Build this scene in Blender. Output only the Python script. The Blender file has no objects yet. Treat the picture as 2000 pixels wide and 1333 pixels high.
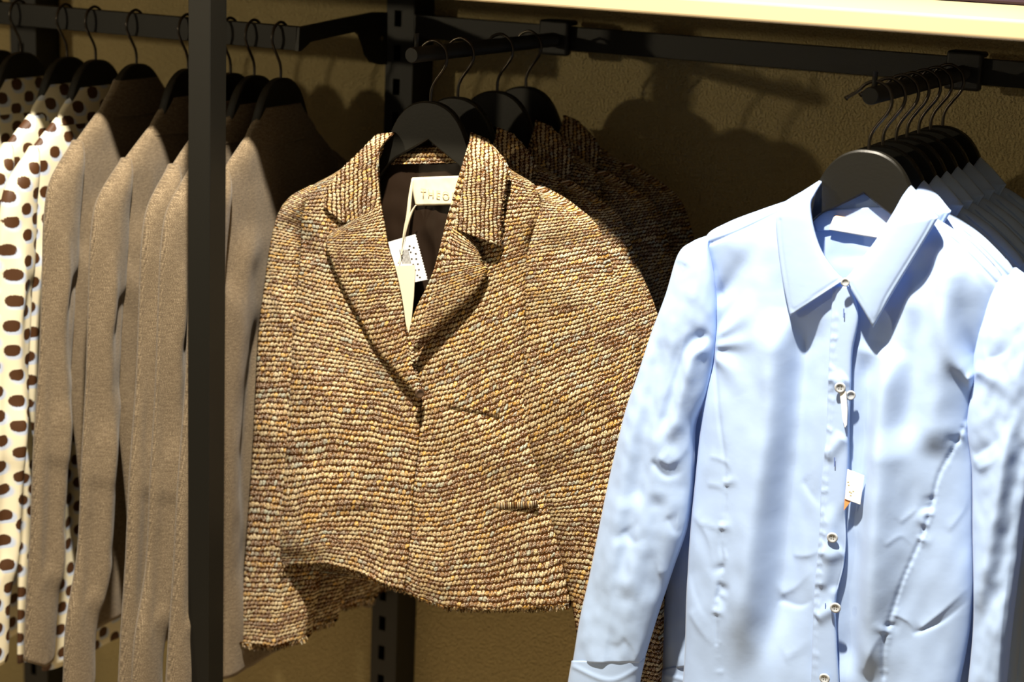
import bpy, bmesh, math, random
import numpy as np
from mathutils import Vector, Matrix, noise as mnoise

sc = bpy.context.scene
COL = sc.collection
rnd = random.Random(7)

# ------------------------------------------------------------------ camera
F_PX, YAW, PITCH, ROLL = 3674.03, 0.477027706, 0.235714457, -0.0417896752
CAM = np.array([0.0, -2.46, 1.65])
_f = np.array([-math.sin(YAW)*math.cos(PITCH), math.cos(YAW)*math.cos(PITCH), -math.sin(PITCH)])
_r = np.array([math.cos(YAW), math.sin(YAW), 0.0])
_d = np.cross(_f, _r)
AX_R = math.cos(ROLL)*_r + math.sin(ROLL)*_d
AX_D = -math.sin(ROLL)*_r + math.cos(ROLL)*_d
cam_data = bpy.data.cameras.new('camera')
cam = bpy.data.objects.new('camera', cam_data)
COL.objects.link(cam)
cam_data.sensor_width = 36.0
cam_data.lens = 36.0*F_PX/2000.0
cam_data.clip_start = 0.05
cam_data.dof.use_dof = True
cam_data.dof.focus_distance = 2.24
cam_data.dof.aperture_fstop = 4.5
cam.matrix_world = Matrix(((AX_R[0], -AX_D[0], -_f[0], CAM[0]), (AX_R[1], -AX_D[1], -_f[1], CAM[1]),
                           (AX_R[2], -AX_D[2], -_f[2], CAM[2]), (0, 0, 0, 1)))
sc.camera = cam

# ------------------------------------------------------------------ light
world = bpy.data.worlds.new('world'); sc.world = world; world.use_nodes = True
bg = world.node_tree.nodes['Background']
bg.inputs[0].default_value = (1.0, 0.86, 0.62, 1); bg.inputs[1].default_value = 0.145

def spot(name, loc, target, watts, col, size_deg, radius, blend=0.5):
    l = bpy.data.lights.new(name, 'SPOT'); l.energy = watts; l.color = col
    l.spot_size = math.radians(size_deg); l.spot_blend = blend; l.shadow_soft_size = radius
    o = bpy.data.objects.new(name, l); COL.objects.link(o); o.location = loc
    o.rotation_euler = (Vector(target)-Vector(loc)).to_track_quat('-Z', 'Y').to_euler()
    return o
KEYC = (1.0, 0.90, 0.74)
spot('ceiling_spot', (-0.82, -1.34, 3.2), (-1.20, -0.44, 0.95), 900, KEYC, 62, 0.04, 0.6)
spot('shop_light', (-3.65, -3.5, 1.83), (-1.2, 0.0, 1.25), 110, (1.0, 0.84, 0.55), 60, 0.05, 0.9)

sc.view_settings.view_transform = 'Standard'
sc.view_settings.look = 'None'
sc.view_settings.exposure = 0.0
sc.view_settings.gamma = 1.0
sc.view_settings.use_curve_mapping = False

# ------------------------------------------------------------------ geometry helpers
def ray(px, py):
    return _f + AX_R*(px-1000)/F_PX + AX_D*(py-666.5)/F_PX
def at(px, py, Y):                      # point of the photograph on the plane y = Y (a garment's own plane)
    v = ray(px, py); return CAM + v*(Y-CAM[1])/v[1]
def at_x(px, py, X):
    v = ray(px, py); return CAM + v*X/v[0]
def at_xyz_arr(P, Y):                   # vectorised at(): P (n,2), Y (n)
    v = _f[None] + AX_R[None]*((P[:, 0]-1000)/F_PX)[:, None] + AX_D[None]*((P[:, 1]-666.5)/F_PX)[:, None]
    return CAM[None] + v*((Y-CAM[1])/v[:, 1])[:, None]

def mesh_obj(name, verts, faces, mat, parent=None, smooth=True, uvs=None):
    me = bpy.data.meshes.new(name)
    me.from_pydata([tuple(map(float, v)) for v in verts], [], faces)
    if uvs is not None:
        uv = me.uv_layers.new(name='UVMap')
        li = np.zeros(len(me.loops), dtype=np.int32); me.loops.foreach_get('vertex_index', li)
        uv.data.foreach_set('uv', np.asarray(uvs, dtype=np.float32)[li].ravel())
    me.polygons.foreach_set('use_smooth', [smooth]*len(me.polygons))
    me.update()
    if mat: me.materials.append(mat)
    o = bpy.data.objects.new(name, me); COL.objects.link(o)
    if parent: o.parent = parent
    return o

def empty(name, loc, label=None, cat=None, group=None, rz=0.0):
    o = bpy.data.objects.new(name, None); COL.objects.link(o)
    o.location = loc; o.rotation_euler = (0, 0, rz); o.empty_display_size = 0.02
    tag(o, label, cat, group); return o
def tag(o, label=None, cat=None, group=None, kind=None):
    if label: o['label'] = label
    if cat: o['category'] = cat
    if group: o['group'] = group
    if kind: o['kind'] = kind
    return o
def children_of(o):
    return [c for c in bpy.data.objects if c.parent == o]
def copy_tree(o, label=None, dy=0.0, dx=0.0, dz=0.0, rz=0.0):
    n = o.copy(); COL.objects.link(n); n.location = Vector(o.location)+Vector((dx, dy, dz))
    n.rotation_euler = (0, 0, o.rotation_euler[2]+rz)
    if label: n['label'] = label
    for ch in children_of(o):
        c = ch.copy(); COL.objects.link(c); c.parent = n
        for g in children_of(ch):
            k = g.copy(); COL.objects.link(k); k.parent = c
    return n

def resample(pts, n):
    """Catmull-Rom through pts, n samples evenly spaced by point index."""
    P = np.array(pts, float); m = len(P)
    P = np.vstack([2*P[0]-P[1], P, 2*P[-1]-P[-2]])
    t = np.linspace(0, m-1, n); i = np.minimum(t.astype(int), m-2); u = (t-i)[:, None]
    p0, p1, p2, p3 = P[i], P[i+1], P[i+2], P[i+3]
    return .5*((2*p1)+(-p0+p2)*u+(2*p0-5*p1+4*p2-p3)*u**2+(-p0+3*p1-3*p2+p3)*u**3)

def box_into(V, Fc, x0, x1, y0, y1, z0, z1):
    b = len(V)
    V += [(x0, y0, z0), (x1, y0, z0), (x1, y1, z0), (x0, y1, z0), (x0, y0, z1), (x1, y0, z1), (x1, y1, z1), (x0, y1, z1)]
    Fc += [tuple(b+i for i in q) for q in ((0, 3, 2, 1), (4, 5, 6, 7), (0, 1, 5, 4), (1, 2, 6, 5), (2, 3, 7, 6), (3, 0, 4, 7))]
def boxes(name, lst, mat, parent=None, bevel=0.0):
    V, Fc = [], []
    for b in lst: box_into(V, Fc, *b)
    o = mesh_obj(name, V, Fc, mat, parent, smooth=False)
    if bevel:
        m = o.modifiers.new('bevel', 'BEVEL'); m.width = bevel; m.segments = 3; m.limit_method = 'ANGLE'
    return o
def tube_mesh(pts, rad, seg=12, smooth_n=None, cap=True):
    P = resample(pts, smooth_n) if smooth_n else np.array(pts, float)
    n = len(P); rr = rad if hasattr(rad, '__len__') else [rad]*n
    V, Fc = [], []; T = np.gradient(P, axis=0); T /= np.linalg.norm(T, axis=1)[:, None]
    up = np.array([0, 1.0, 0]) if abs(T[0][1]) < .9 else np.array([1.0, 0, 0])
    for i in range(n):
        a = np.cross(T[i], up); a /= np.linalg.norm(a); b = np.cross(T[i], a); up = np.cross(a, T[i])
        for k in range(seg):
            w = 2*math.pi*k/seg; V.append(P[i]+rr[i]*(math.cos(w)*a+math.sin(w)*b))
    for i in range(n-1):
        for k in range(seg):
            k2 = (k+1) % seg; Fc.append((i*seg+k, i*seg+k2, (i+1)*seg+k2, (i+1)*seg+k))
    if cap: Fc += [tuple(range(seg)), tuple(reversed(range((n-1)*seg, n*seg)))]
    return V, Fc
def prism(poly, axis, lo, hi):
    """poly of 3-D points (lying in a plane across `axis`), extruded from lo to hi along axis."""
    n = len(poly); V = []
    for v in (lo, hi):
        for p in poly:
            q = list(p); q[axis] = v; V.append(tuple(q))
    Fc = [tuple(range(n))[::-1], tuple(range(n, 2*n))]+[(i, (i+1) % n, n+(i+1) % n, n+i) for i in range(n)]
    return V, Fc

def ease(x): return 1-(1-np.clip(x, 0, 1))**2.5
def fnoise(x, y, s=1.0, seed=0.0):
    return mnoise.noise(Vector((x*s, y*s, seed)))

# ---- folds: a displacement field over a garment, made of ridges ('r') and one-sided steps ('s')
class Folds:
    def __init__(self, items):
        self.it = []
        for kind, pts, w, amp in items:
            P = resample(pts, max(2, 8*(len(pts)-1)+1)) if len(pts) > 2 else resample(pts, 9)
            self.it.append((kind, P, w, amp))
    def __call__(self, Q):
        out = np.zeros(len(Q))
        for kind, P, w, amp in self.it:
            w0, w1 = (w if hasattr(w, '__len__') else (w, w))
            lo = P.min(0)-4*max(w0, w1); hi = P.max(0)+4*max(w0, w1)
            m = np.all((Q > lo) & (Q < hi), axis=1); q = Q[m]
            if not len(q): continue
            best = np.full(len(q), 1e9); sgn = np.zeros(len(q)); tt = np.zeros(len(q)); n = len(P)-1
            for i in range(n):
                a, b = P[i], P[i+1]; ab = b-a; L2 = ab@ab+1e-12
                t = np.clip(((q-a)@ab)/L2, 0, 1); c = a+t[:, None]*ab; dv = q-c
                dd = np.hypot(dv[:, 0], dv[:, 1]); k = dd < best
                best[k] = dd[k]; sgn[k] = np.sign(ab[0]*dv[k, 1]-ab[1]*dv[k, 0]); tt[k] = (i+t[k])/n
            W = w0+(w1-w0)*tt; u = best/W
            env = np.clip(np.minimum(tt, 1-tt)/.18, 0, 1); env = env*env*(3-2*env)
            if kind == 'r': g = np.exp(-.5*u*u)
            elif kind == 'R': g = np.exp(-.5*u*u); env = np.ones(len(q))
            elif kind == 'd': g = np.exp(-.5*u*u); env = np.clip((1-tt)/.8, 0, 1)**1.2   # dies away from its first point
            elif kind == 'c':            # a crease: steep on one side, soft on the other
                g = np.exp(-(np.sqrt(u*u+.05)-.22)*np.where(sgn > 0, 2.6, .8)); env = np.clip(np.minimum(tt/.12, (1-tt)/.6), 0, 1)
            else: g = sgn*u*np.exp(.5-.5*u*u)
            out[m] += amp*g*env
        return out

def panel(name, L, R, mat, parent=None, Y0=None, mp=None, ny=120, nx=60, base=0.0, front=0.02, back=0.015, p=2.0,
          folds=None, H=0.5, Wd=0.4, swap=False, jag=0.0, wob=0.0, wobs=1.0, seed=0.0, thin=None, jag_sides='bt', flat=1.0,
          uv0=(0, 0), uscale=0.00068, close=True, origin=None, ushift=0, side='lr', sag=None, sagp=2.0):
    """A padded cloth panel lofted between the outlines L and R.  Front sheet = base + bulge; back sheet behind it."""
    Lp, Rp = resample(L, ny), resample(R, ny)
    s = np.linspace(0, 1, nx); t = np.linspace(0, 1, ny)
    S, T = np.meshgrid(s, t)
    P = Lp[:, None, :]*(1-S[..., None])+Rp[:, None, :]*S[..., None]
    if sag: P[..., 1] += np.interp(S, [a for a, _ in sag], [b_ for _, b_ in sag])*T**sagp
    if jag:
        rr = np.random.RandomState(int(seed*10)+3)
        dirv = (Lp[-1]-Lp[-2]+Rp[-1]-Rp[-2])/2; dirv /= np.linalg.norm(dirv)
        if 'b' in jag_sides: P[-1] += dirv[None]*rr.uniform(-jag, jag, nx)[:, None]
        if 't' in jag_sides: P[0] += dirv[None]*rr.uniform(-jag, jag, nx)[:, None]
        if 'l' in jag_sides: P[:, 0, 0] += rr.uniform(-jag, jag, ny)
        if 'r' in jag_sides: P[:, -1, 0] += rr.uniform(-jag, jag, ny)
    X_ = {'lr': np.abs(2*S-1), 'l': 1-S, 'r': S}[side]
    prof = np.clip(1-X_**p, 0, 1)**(0.5 if p <= 2.5 else 0.62)
    b = base(S, T) if callable(base) else np.full(S.shape, float(base))
    fr = front(T) if callable(front) else front
    d = b+fr*prof
    Q = P.reshape(-1, 2)
    fd = np.zeros(len(Q))
    if folds: fd += folds(Q)
    if wob:
        sc_ = wobs
        fd += np.array([fnoise(a*sc_, c*sc_*.45, 1.0, seed)*wob+fnoise(a*sc_*2.7, c*sc_*1.6, 1.0, seed+9)*wob*.35 for a, c in Q])
    edge = np.clip({'lr': np.minimum(S, 1-S), 'l': S, 'r': 1-S}[side]/.04, 0, 1).ravel()
    fd *= (0.25+0.75*edge) if thin is not None else edge*edge*(3-2*edge)
    if mp is None:
        front_v = at_xyz_arr(Q, Y0-d.ravel()); front_v[:, 1] -= fd
        bk = front_v.copy(); bk[:, 1] += thin if thin is not None else 0
        if thin is None: bk[:, 1] = Y0 - b.ravel() + (back*prof).ravel()
    else:
        front_v = mp(Q, (d.ravel()+fd)); bk = mp(Q, (b-back*prof).ravel() if thin is None else d.ravel()+fd-thin)
    V = np.vstack([front_v, bk]); n = nx*ny
    if origin is not None: V = V-np.array(origin)[None]
    idx = np.arange(n).reshape(ny, nx)
    a, bq, c, dd = idx[:-1, :-1].ravel(), idx[:-1, 1:].ravel(), idx[1:, 1:].ravel(), idx[1:, :-1].ravel()
    Fc = list(map(tuple, np.stack([a, dd, c, bq], 1).tolist()))
    Fc += list(map(tuple, (np.stack([a, bq, c, dd], 1)+n).tolist()))
    for i in range(ny-1):
        Fc.append((int(idx[i, 0]), int(idx[i, 0]+n), int(idx[i+1, 0]+n), int(idx[i+1, 0])))
        Fc.append((int(idx[i, -1]), int(idx[i+1, -1]), int(idx[i+1, -1]+n), int(idx[i, -1]+n)))
    for j in range(nx-1):
        Fc.append((int(idx[0, j]), int(idx[0, j+1]), int(idx[0, j+1]+n), int(idx[0, j]+n)))
        if close: Fc.append((int(idx[-1, j]), int(idx[-1, j]+n), int(idx[-1, j+1]+n), int(idx[-1, j+1])))
    if swap: uv = np.stack([T.ravel()*H+uv0[0], Q[:, 0]*uscale+uv0[1]], 1)
    else: uv = np.stack([Q[:, 0]*uscale+uv0[0]+ushift*T.ravel(), T.ravel()*H+uv0[1]], 1)
    if mp is not None: uv = Q*np.array([1.0, -1.0])[None]+np.array(uv0)[None]
    o = mesh_obj(name, V, Fc, mat, parent, True, np.vstack([uv, uv]))
    if thin is None:
        bm = bmesh.new(); bm.from_mesh(o.data); bmesh.ops.remove_doubles(bm, verts=bm.verts, dist=2e-5)
        bmesh.ops.dissolve_degenerate(bm, edges=bm.edges, dist=1e-6); bm.to_mesh(o.data); bm.free()
    return o

# ------------------------------------------------------------------ materials
def new_mat(name):
    m = bpy.data.materials.new(name); m.use_nodes = True
    nt = m.node_tree; return m, nt, nt.nodes, nt.links, nt.nodes['Principled BSDF']
def plain(name, col, rough=.5, metal=0.0, spec=.5, bump=0.0, bscale=600.0):
    m, nt, N, K, b = new_mat(name)
    b.inputs['Base Color'].default_value = (*col, 1); b.inputs['Roughness'].default_value = rough
    b.inputs['Metallic'].default_value = metal; b.inputs['Specular IOR Level'].default_value = spec
    if bump:
        tc = N.new('ShaderNodeTexCoord'); no = N.new('ShaderNodeTexNoise'); no.inputs['Scale'].default_value = bscale
        no.inputs['Detail'].default_value = 3; bp = N.new('ShaderNodeBump'); bp.inputs['Strength'].default_value = bump
        bp.inputs['Distance'].default_value = .0006
        K.new(tc.outputs['Object'], no.inputs['Vector']); K.new(no.outputs['Fac'], bp.inputs['Height']); K.new(bp.outputs['Normal'], b.inputs['Normal'])
    return m
class G:                                  # tiny node-graph helper
    def __init__(s, nt): s.nt = nt; s.N = nt.nodes; s.K = nt.links
    def inp(s, sock, v):
        if hasattr(v, 'is_linked') or isinstance(v, bpy.types.NodeSocket): s.K.new(v, sock)
        else: sock.default_value = v
    def m(s, op, a, b=0.0, c=0.0):
        n = s.N.new('ShaderNodeMath'); n.operation = op; s.inp(n.inputs[0], a); s.inp(n.inputs[1], b); s.inp(n.inputs[2], c); return n.outputs[0]
    def comb(s, x, y, z=0.0):
        n = s.N.new('ShaderNodeCombineXYZ'); s.inp(n.inputs[0], x); s.inp(n.inputs[1], y); s.inp(n.inputs[2], z); return n.outputs[0]
    def noise(s, vec, scale, detail=2.0, rough=.5):
        n = s.N.new('ShaderNodeTexNoise'); s.inp(n.inputs['Vector'], vec); n.inputs['Scale'].default_value = scale
        n.inputs['Detail'].default_value = detail; n.inputs['Roughness'].default_value = rough; return n.outputs['Fac'], n.outputs['Color']
    def white(s, vec):
        n = s.N.new('ShaderNodeTexWhiteNoise'); n.noise_dimensions = '3D'; s.inp(n.inputs['Vector'], vec); return n.outputs['Value']
    def ramp(s, f, stops, interp='LINEAR'):
        n = s.N.new('ShaderNodeValToRGB'); n.color_ramp.interpolation = interp; e = n.color_ramp.elements
        while len(e) < len(stops): e.new(0.5)
        for i, (p, c) in enumerate(stops): e[i].position = p; e[i].color = (*c, 1)
        s.inp(n.inputs[0], f); return n.outputs[0]
    def mix(s, f, a, b):
        n = s.N.new('ShaderNodeMix'); n.data_type = 'RGBA'; s.inp(n.inputs[0], f)
        for k, v in ((6, a), (7, b)):
            if isinstance(v, tuple): n.inputs[k].default_value = (*v, 1)
            else: s.K.new(v, n.inputs[k])
        return n.outputs[2]
    def smooth(s, x, lo, hi):
        n = s.N.new('ShaderNodeMapRange'); n.interpolation_type = 'SMOOTHSTEP'; s.inp(n.inputs[0], x)
        n.inputs[1].default_value = lo; n.inputs[2].default_value = hi; return n.outputs[0]
    def bump(s, h, strength, dist):
        n = s.N.new('ShaderNodeBump'); n.inputs['Strength'].default_value = strength; n.inputs['Distance'].default_value = dist
        s.K.new(h, n.inputs['Height']); return n.outputs[0]

def tweed():
    m, nt, N, K, b = new_mat('tweed'); g = G(nt)
    uv = N.new('ShaderNodeUVMap'); sep = N.new('ShaderNodeSeparateXYZ'); K.new(uv.outputs[0], sep.inputs[0])
    u0, v0 = sep.outputs[0], sep.outputs[1]
    # hand-knit wander of the rows
    wf, wc = g.noise(uv.outputs[0], 26.0, 2.0); wv = g.m('MULTIPLY', g.m('SUBTRACT', wf, .5), .0085)
    wf2, _ = g.noise(uv.outputs[0], 170.0, 1.0); wv2 = g.m('MULTIPLY', g.m('SUBTRACT', wf2, .5), .0034)
    v = g.m('ADD', g.m('ADD', v0, wv), wv2); u = g.m('ADD', u0, g.m('MULTIPLY', g.m('SUBTRACT', wf2, .5), .004))
    ROW, STI = .0058, .0052
    vr = g.m('DIVIDE', v, ROW); row = g.m('FLOOR', vr); fv = g.m('FRACT', vr)
    us = g.m('DIVIDE', g.m('ADD', u, g.m('MULTIPLY', g.m('MODULO', row, 2.0), .0025)), STI)
    st = g.m('FLOOR', us); fu = g.m('FRACT', us)
    # one stitch: a fat leaning bobble
    cv = g.m('SUBTRACT', fv, .5); lean = g.m('ADD', g.m('SUBTRACT', fu, .5), g.m('MULTIPLY', cv, .55))
    r2 = g.m('ADD', g.m('POWER', g.m('MULTIPLY', lean, 1.75), 2.0), g.m('POWER', g.m('MULTIPLY', cv, 2.25), 2.0))
    h = g.m('POWER', g.m('MAXIMUM', g.m('SUBTRACT', 1.0, r2), 0.0), .5)
    rr = g.white(g.comb(st, row, 3.0)); r3 = g.white(g.comb(st, row, 8.0)); rowr = g.white(g.comb(0.0, row, 5.0))
    # yarn changes colour slowly along its row
    lf, _ = g.noise(g.comb(g.m('MULTIPLY', u, 14.0), g.m('MULTIPLY', row, 7.31), 0.0), 1.0, 2.0, .7)
    pal = g.m('FRACT', g.m('ADD', g.m('MULTIPLY', lf, 1.7), g.m('ADD', g.m('MULTIPLY', rowr, .6), g.m('MULTIPLY', rr, .34))))
    col = g.ramp(pal, [(0, (.12, .040, .008)), (.18, (.26, .105, .020)), (.31, (.62, .43, .17)), (.45, (.82, .66, .38)), (.57, (.42, .20, .035)),
                       (.67, (.72, .40, .06)), (.77, (.17, .06, .012)), (.87, (.46, .50, .40)), (1.0, (.62, .43, .15))])
    slub = g.m('GREATER_THAN', r3, .965); col = g.mix(slub, col, (.86, .50, .10))
    # twisted plies: fine light and dark strands
    f1, _ = g.noise(g.comb(g.m('MULTIPLY', g.m('ADD', u0, g.m('MULTIPLY', v0, .8)), 520.0), g.m('MULTIPLY', g.m('SUBTRACT', v0, g.m('MULTIPLY', u0, .5)), 1250.0)), 1.0, 2.0, .65)
    col = g.mix(g.m('MULTIPLY', g.smooth(f1, .53, .61), .95), col, (.97, .90, .74))
    col = g.mix(g.m('MULTIPLY', g.smooth(f1, .50, .38), .9), col, (.085, .032, .007))
    # dark brown ground yarn between the stitches; its colour also stands in for shade
    gap = g.smooth(h, .62, .18); col = g.mix(gap, col, (.060, .022, .0045))
    K.new(col, b.inputs['Base Color']); b.inputs['Roughness'].default_value = .8; b.inputs['Specular IOR Level'].default_value = .05
    hh = g.m('ADD', h, g.m('MULTIPLY', f1, .75)); K.new(g.bump(hh, 1.0, .0026), b.inputs['Normal'])
    return m
def wool():
    m, nt, N, K, b = new_mat('heather_wool'); g = G(nt)
    uv = N.new('ShaderNodeUVMap'); sep = N.new('ShaderNodeSeparateXYZ'); K.new(uv.outputs[0], sep.inputs[0]); u, v = sep.outputs[0], sep.outputs[1]
    tw = g.m('SINE', g.m('MULTIPLY', g.m('ADD', u, g.m('MULTIPLY', v, .9)), 2*math.pi/.0019))
    tw2 = g.m('SINE', g.m('MULTIPLY', g.m('SUBTRACT', v, g.m('MULTIPLY', u, .2)), 2*math.pi/.0017))
    f, _ = g.noise(g.comb(g.m('MULTIPLY', u, 900.0), g.m('MULTIPLY', v, 1500.0)), 1.0, 2.0, .7)
    f2, _ = g.noise(g.comb(g.m('MULTIPLY', u, 130.0), g.m('MULTIPLY', v, 420.0)), 1.0, 2.0, .6)
    x = g.m('ADD', g.m('ADD', g.m('MULTIPLY', f, .80), g.m('MULTIPLY', f2, .20)), g.m('MULTIPLY', g.m('MULTIPLY', tw, tw2), .07))
    col = g.ramp(x, [(.30, (.030, .020, .012)), (.44, (.085, .061, .037)), (.56, (.18, .134, .082)), (.72, (.42, .34, .23))])
    K.new(col, b.inputs['Base Color']); b.inputs['Roughness'].default_value = .92; b.inputs['Specular IOR Level'].default_value = .15
    b.inputs['Sheen Weight'].default_value = .15
    K.new(g.bump(x, .5, .0005), b.inputs['Normal']); return m
def dots():
    m, nt, N, K, b = new_mat('ikat_dot_silk'); g = G(nt)
    uv = N.new('ShaderNodeUVMap'); sep = N.new('ShaderNodeSeparateXYZ'); K.new(uv.outputs[0], sep.inputs[0]); u, v = sep.outputs[0], sep.outputs[1]
    PU, PV = .050, .0180
    def spot_field(du, dv, ru, rv, rag, soft):
        vv = g.m('DIVIDE', g.m('ADD', v, dv), PV); row = g.m('FLOOR', vv)
        uu = g.m('DIVIDE', g.m('ADD', g.m('ADD', u, du), g.m('MULTIPLY', g.m('MODULO', row, 2.0), PU*.5)), PU); cl = g.m('FLOOR', uu)
        jx = g.m('MULTIPLY', g.m('SUBTRACT', g.white(g.comb(cl, row, 1.0)), .5), .16); jy = g.m('MULTIPLY', g.m('SUBTRACT', g.white(g.comb(cl, row, 2.0)), .5), .2)
        x = g.m('DIVIDE', g.m('MULTIPLY', g.m('SUBTRACT', g.m('SUBTRACT', g.m('FRACT', uu), .5), jx), PU), ru)
        y = g.m('DIVIDE', g.m('MULTIPLY', g.m('SUBTRACT', g.m('SUBTRACT', g.m('FRACT', vv), .5), jy), PV), rv)
        r = g.m('SQRT', g.m('ADD', g.m('POWER', g.m('ABSOLUTE', x), 2.2), g.m('POWER', g.m('ABSOLUTE', y), 2.2)))
        nz, _ = g.noise(g.comb(g.m('MULTIPLY', u, 1300.0), g.m('MULTIPLY', v, 160.0)), 1.0, 1.0)
        r = g.m('ADD', r, g.m('MULTIPLY', g.m('SUBTRACT', nz, .5), rag)); return g.smooth(r, 1.0+soft, 1.0-soft)
    brown = spot_field(0.0, 0.0, .0100, .0086, .42, .06); blue = spot_field(.003, -.0045, .0115, .0095, .5, .3)
    col = g.mix(g.m('MULTIPLY', blue, .8), (.66, .60, .43), (.38, .47, .66)); col = g.mix(brown, col, (.055, .021, .006))
    K.new(col, b.inputs['Base Color']); b.inputs['Roughness'].default_value = .55; b.inputs['Specular IOR Level'].default_value = .35
    return m
def cotton(name, col, rough=.55):
    m, nt, N, K, b = new_mat(name); g = G(nt)
    tc = N.new('ShaderNodeTexCoord'); f, _ = g.noise(tc.outputs['Object'], 22.0, 4.0, .6); f2, _ = g.noise(tc.outputs['Object'], 900.0, 2.0)
    b.inputs['Base Color'].default_value = (*col, 1); b.inputs['Roughness'].default_value = rough; b.inputs['Specular IOR Level'].default_value = .35
    b.inputs['Sheen Weight'].default_value = .1
    h = g.m('ADD', g.m('MULTIPLY', f, 1.0), g.m('MULTIPLY', f2, .04)); K.new(g.bump(h, .25, .002), b.inputs['Normal'])
    tr = N.new('ShaderNodeBsdfTranslucent'); tr.inputs[0].default_value = (*col, 1); mx = N.new('ShaderNodeMixShader'); mx.inputs[0].default_value = .24
    out = N['Material Output']; K.new(b.outputs[0], mx.inputs[1]); K.new(tr.outputs[0], mx.inputs[2]); K.new(mx.outputs[0], out.inputs[0])
    return m
def plaster():
    m, nt, N, K, b = new_mat('sand_plaster'); g = G(nt)
    tc = N.new('ShaderNodeTexCoord'); o = tc.outputs['Object']
    f, _ = g.noise(o, 280.0, 2.5, .5); f2, _ = g.noise(o, 120.0, 2.0); f3, _ = g.noise(o, 5.0, 2.0)
    b.inputs['Roughness'].default_value = .85; b.inputs['Specular IOR Level'].default_value = .2
    K.new(g.ramp(f3, [(.3, (.46, .375, .19)), (.7, (.52, .42, .215))]), b.inputs['Base Color'])
    pit = g.smooth(f, .22, .70); h = g.m('ADD', g.m('MULTIPLY', pit, .8), g.m('MULTIPLY', f2, .6))
    K.new(g.bump(h, 1.0, .0040), b.inputs['Normal']); return m

TWEED, WOOL, DOTS, PLASTER = tweed(), wool(), dots(), plaster()
SHIRT = cotton('pale_blue_cotton', (.49, .655, .96))
BLACK = plain('black_painted_steel', (.007, .0064, .005), .5, 0, .4, .5, 900)
POSTM = plain('dark_powder_coat', (.0065, .0058, .004), .5, 0, .25, .1, 900)
HANG = plain('black_lacquered_wood', (.007, .0064, .0045), .45, 0, .35, .2, 300)
WIRE = plain('black_hook_wire', (.015, .013, .010), .28, 1.0)
WIRE.node_tree.nodes['Principled BSDF'].inputs['Base Color'].default_value = (.07, .06, .05, 1)
LINING = plain('brown_satin_lining', (.016, .009, .005), .45, 0, .25)
CREAM = plain('cream_satin', (.80, .70, .50), .5)
PAPER = plain('white_card', (.84, .84, .84), .6)
INK = plain('black_ink', (.04, .035, .03), .6)
GOLD = plain('faded_gold_print', (.60, .51, .31), .5)
SHELFM = plain('cream_lacquered_board', (.52, .41, .245), .35)
BUTTON = plain('grey_shell_button', (.46, .49, .53), .4, 0, .4)
BROWNB = plain('brown_horn_button', (.06, .035, .02), .3)
NAVY = plain('dark_plum_cloth', (.035, .018, .035), .9)
ORANGE = plain('orange_thread_tape', (.75, .33, .12), .6)

# ------------------------------------------------------------------ setting
def struct(o): o['kind'] = 'structure'; return o
struct(boxes('wall_back', [(-4.5, 2.5, 0.0, 0.12, -0.05, 3.2)], PLASTER))
struct(boxes('floor', [(-4.5, 2.5, -4.5, 0.12, -0.1, -0.05)], plain('light_brown_floor', (.46, .36, .23), .5)))

# ---- shelving uprights, bars
def upright(xl, xr, label):
    """slotted steel post standing against the wall"""
    V, Fc = [], []; y0, y1 = -0.060, -0.001; w = xr-xl; c = xl+w*.42
    box_into(V, Fc, xl, c-.006, y0, y0+.004, 0, 2.3); box_into(V, Fc, c+.006, xr, y0, y0+.004, 0, 2.3)
    z = 0.02
    while z < 2.28:
        box_into(V, Fc, c-.006, c+.006, y0, y0+.004, z, z+.026); z += .050
    box_into(V, Fc, xl, xl+.004, y0+.004, y1, 0, 2.3); box_into(V, Fc, xr-.004, xr, y0+.004, y1, 0, 2.3)
    o = mesh_obj('shelving_upright', V, Fc, BLACK, None, False); return tag(o, label, 'post')
upright(-1.471, -1.424, 'black slotted steel upright against the wall behind the tweed jackets')
upright(-2.200, -2.145, 'black slotted steel upright at the far left behind the dotted blouses')

PX = -1.455
op = boxes('shop_rack_post', [(PX, PX+.034, -.556, -.522, -.05, 2.3)], POSTM, None, .0012)
tag(op, 'tall dark square steel post standing in front of the grey blazers', 'post')

wb = boxes('wall_bar', [(-1.424, 1.6, -.060, -.045, 1.4325, 1.4655)], BLACK, None, .001)
tag(wb, 'long flat black bar running along the wall to the right of the upright', 'bar')

def hang_rod(x, tip, label):
    e = empty('hang_rod', (x, -.05, 1.447), label, 'rail')
    V, Fc = tube_mesh([(0, tip+.05, 0), (0, tip+.052, 0), (0, -.012, 0)], [.0088, .0098, .0098], 32)
    mesh_obj('rod', V, Fc, BLACK, e, True)
    e.children[0].data.polygons.foreach_set('use_smooth', [len(p.vertices) < 5 for p in e.children[0].data.polygons])
    V, Fc = tube_mesh([(0, tip+.062, .006), (0, tip+.062, .026)], .0030, 12); mesh_obj('stop_pin', V, Fc, BLACK, e, True)
    boxes('wall_clamp', [(-.023, .023, -.024, -.010, -.022, .027), (-.023, .023, -.024, .010, .0195, .027)], BLACK, e, .004)
    return e
hang_rod(-1.189, -.46, 'round black hanging rod carrying the tweed jackets, sticking out from the wall bar')
hang_rod(-.608, -.46, 'round black hanging rod carrying the blue shirts, sticking out from the wall bar')

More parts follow.
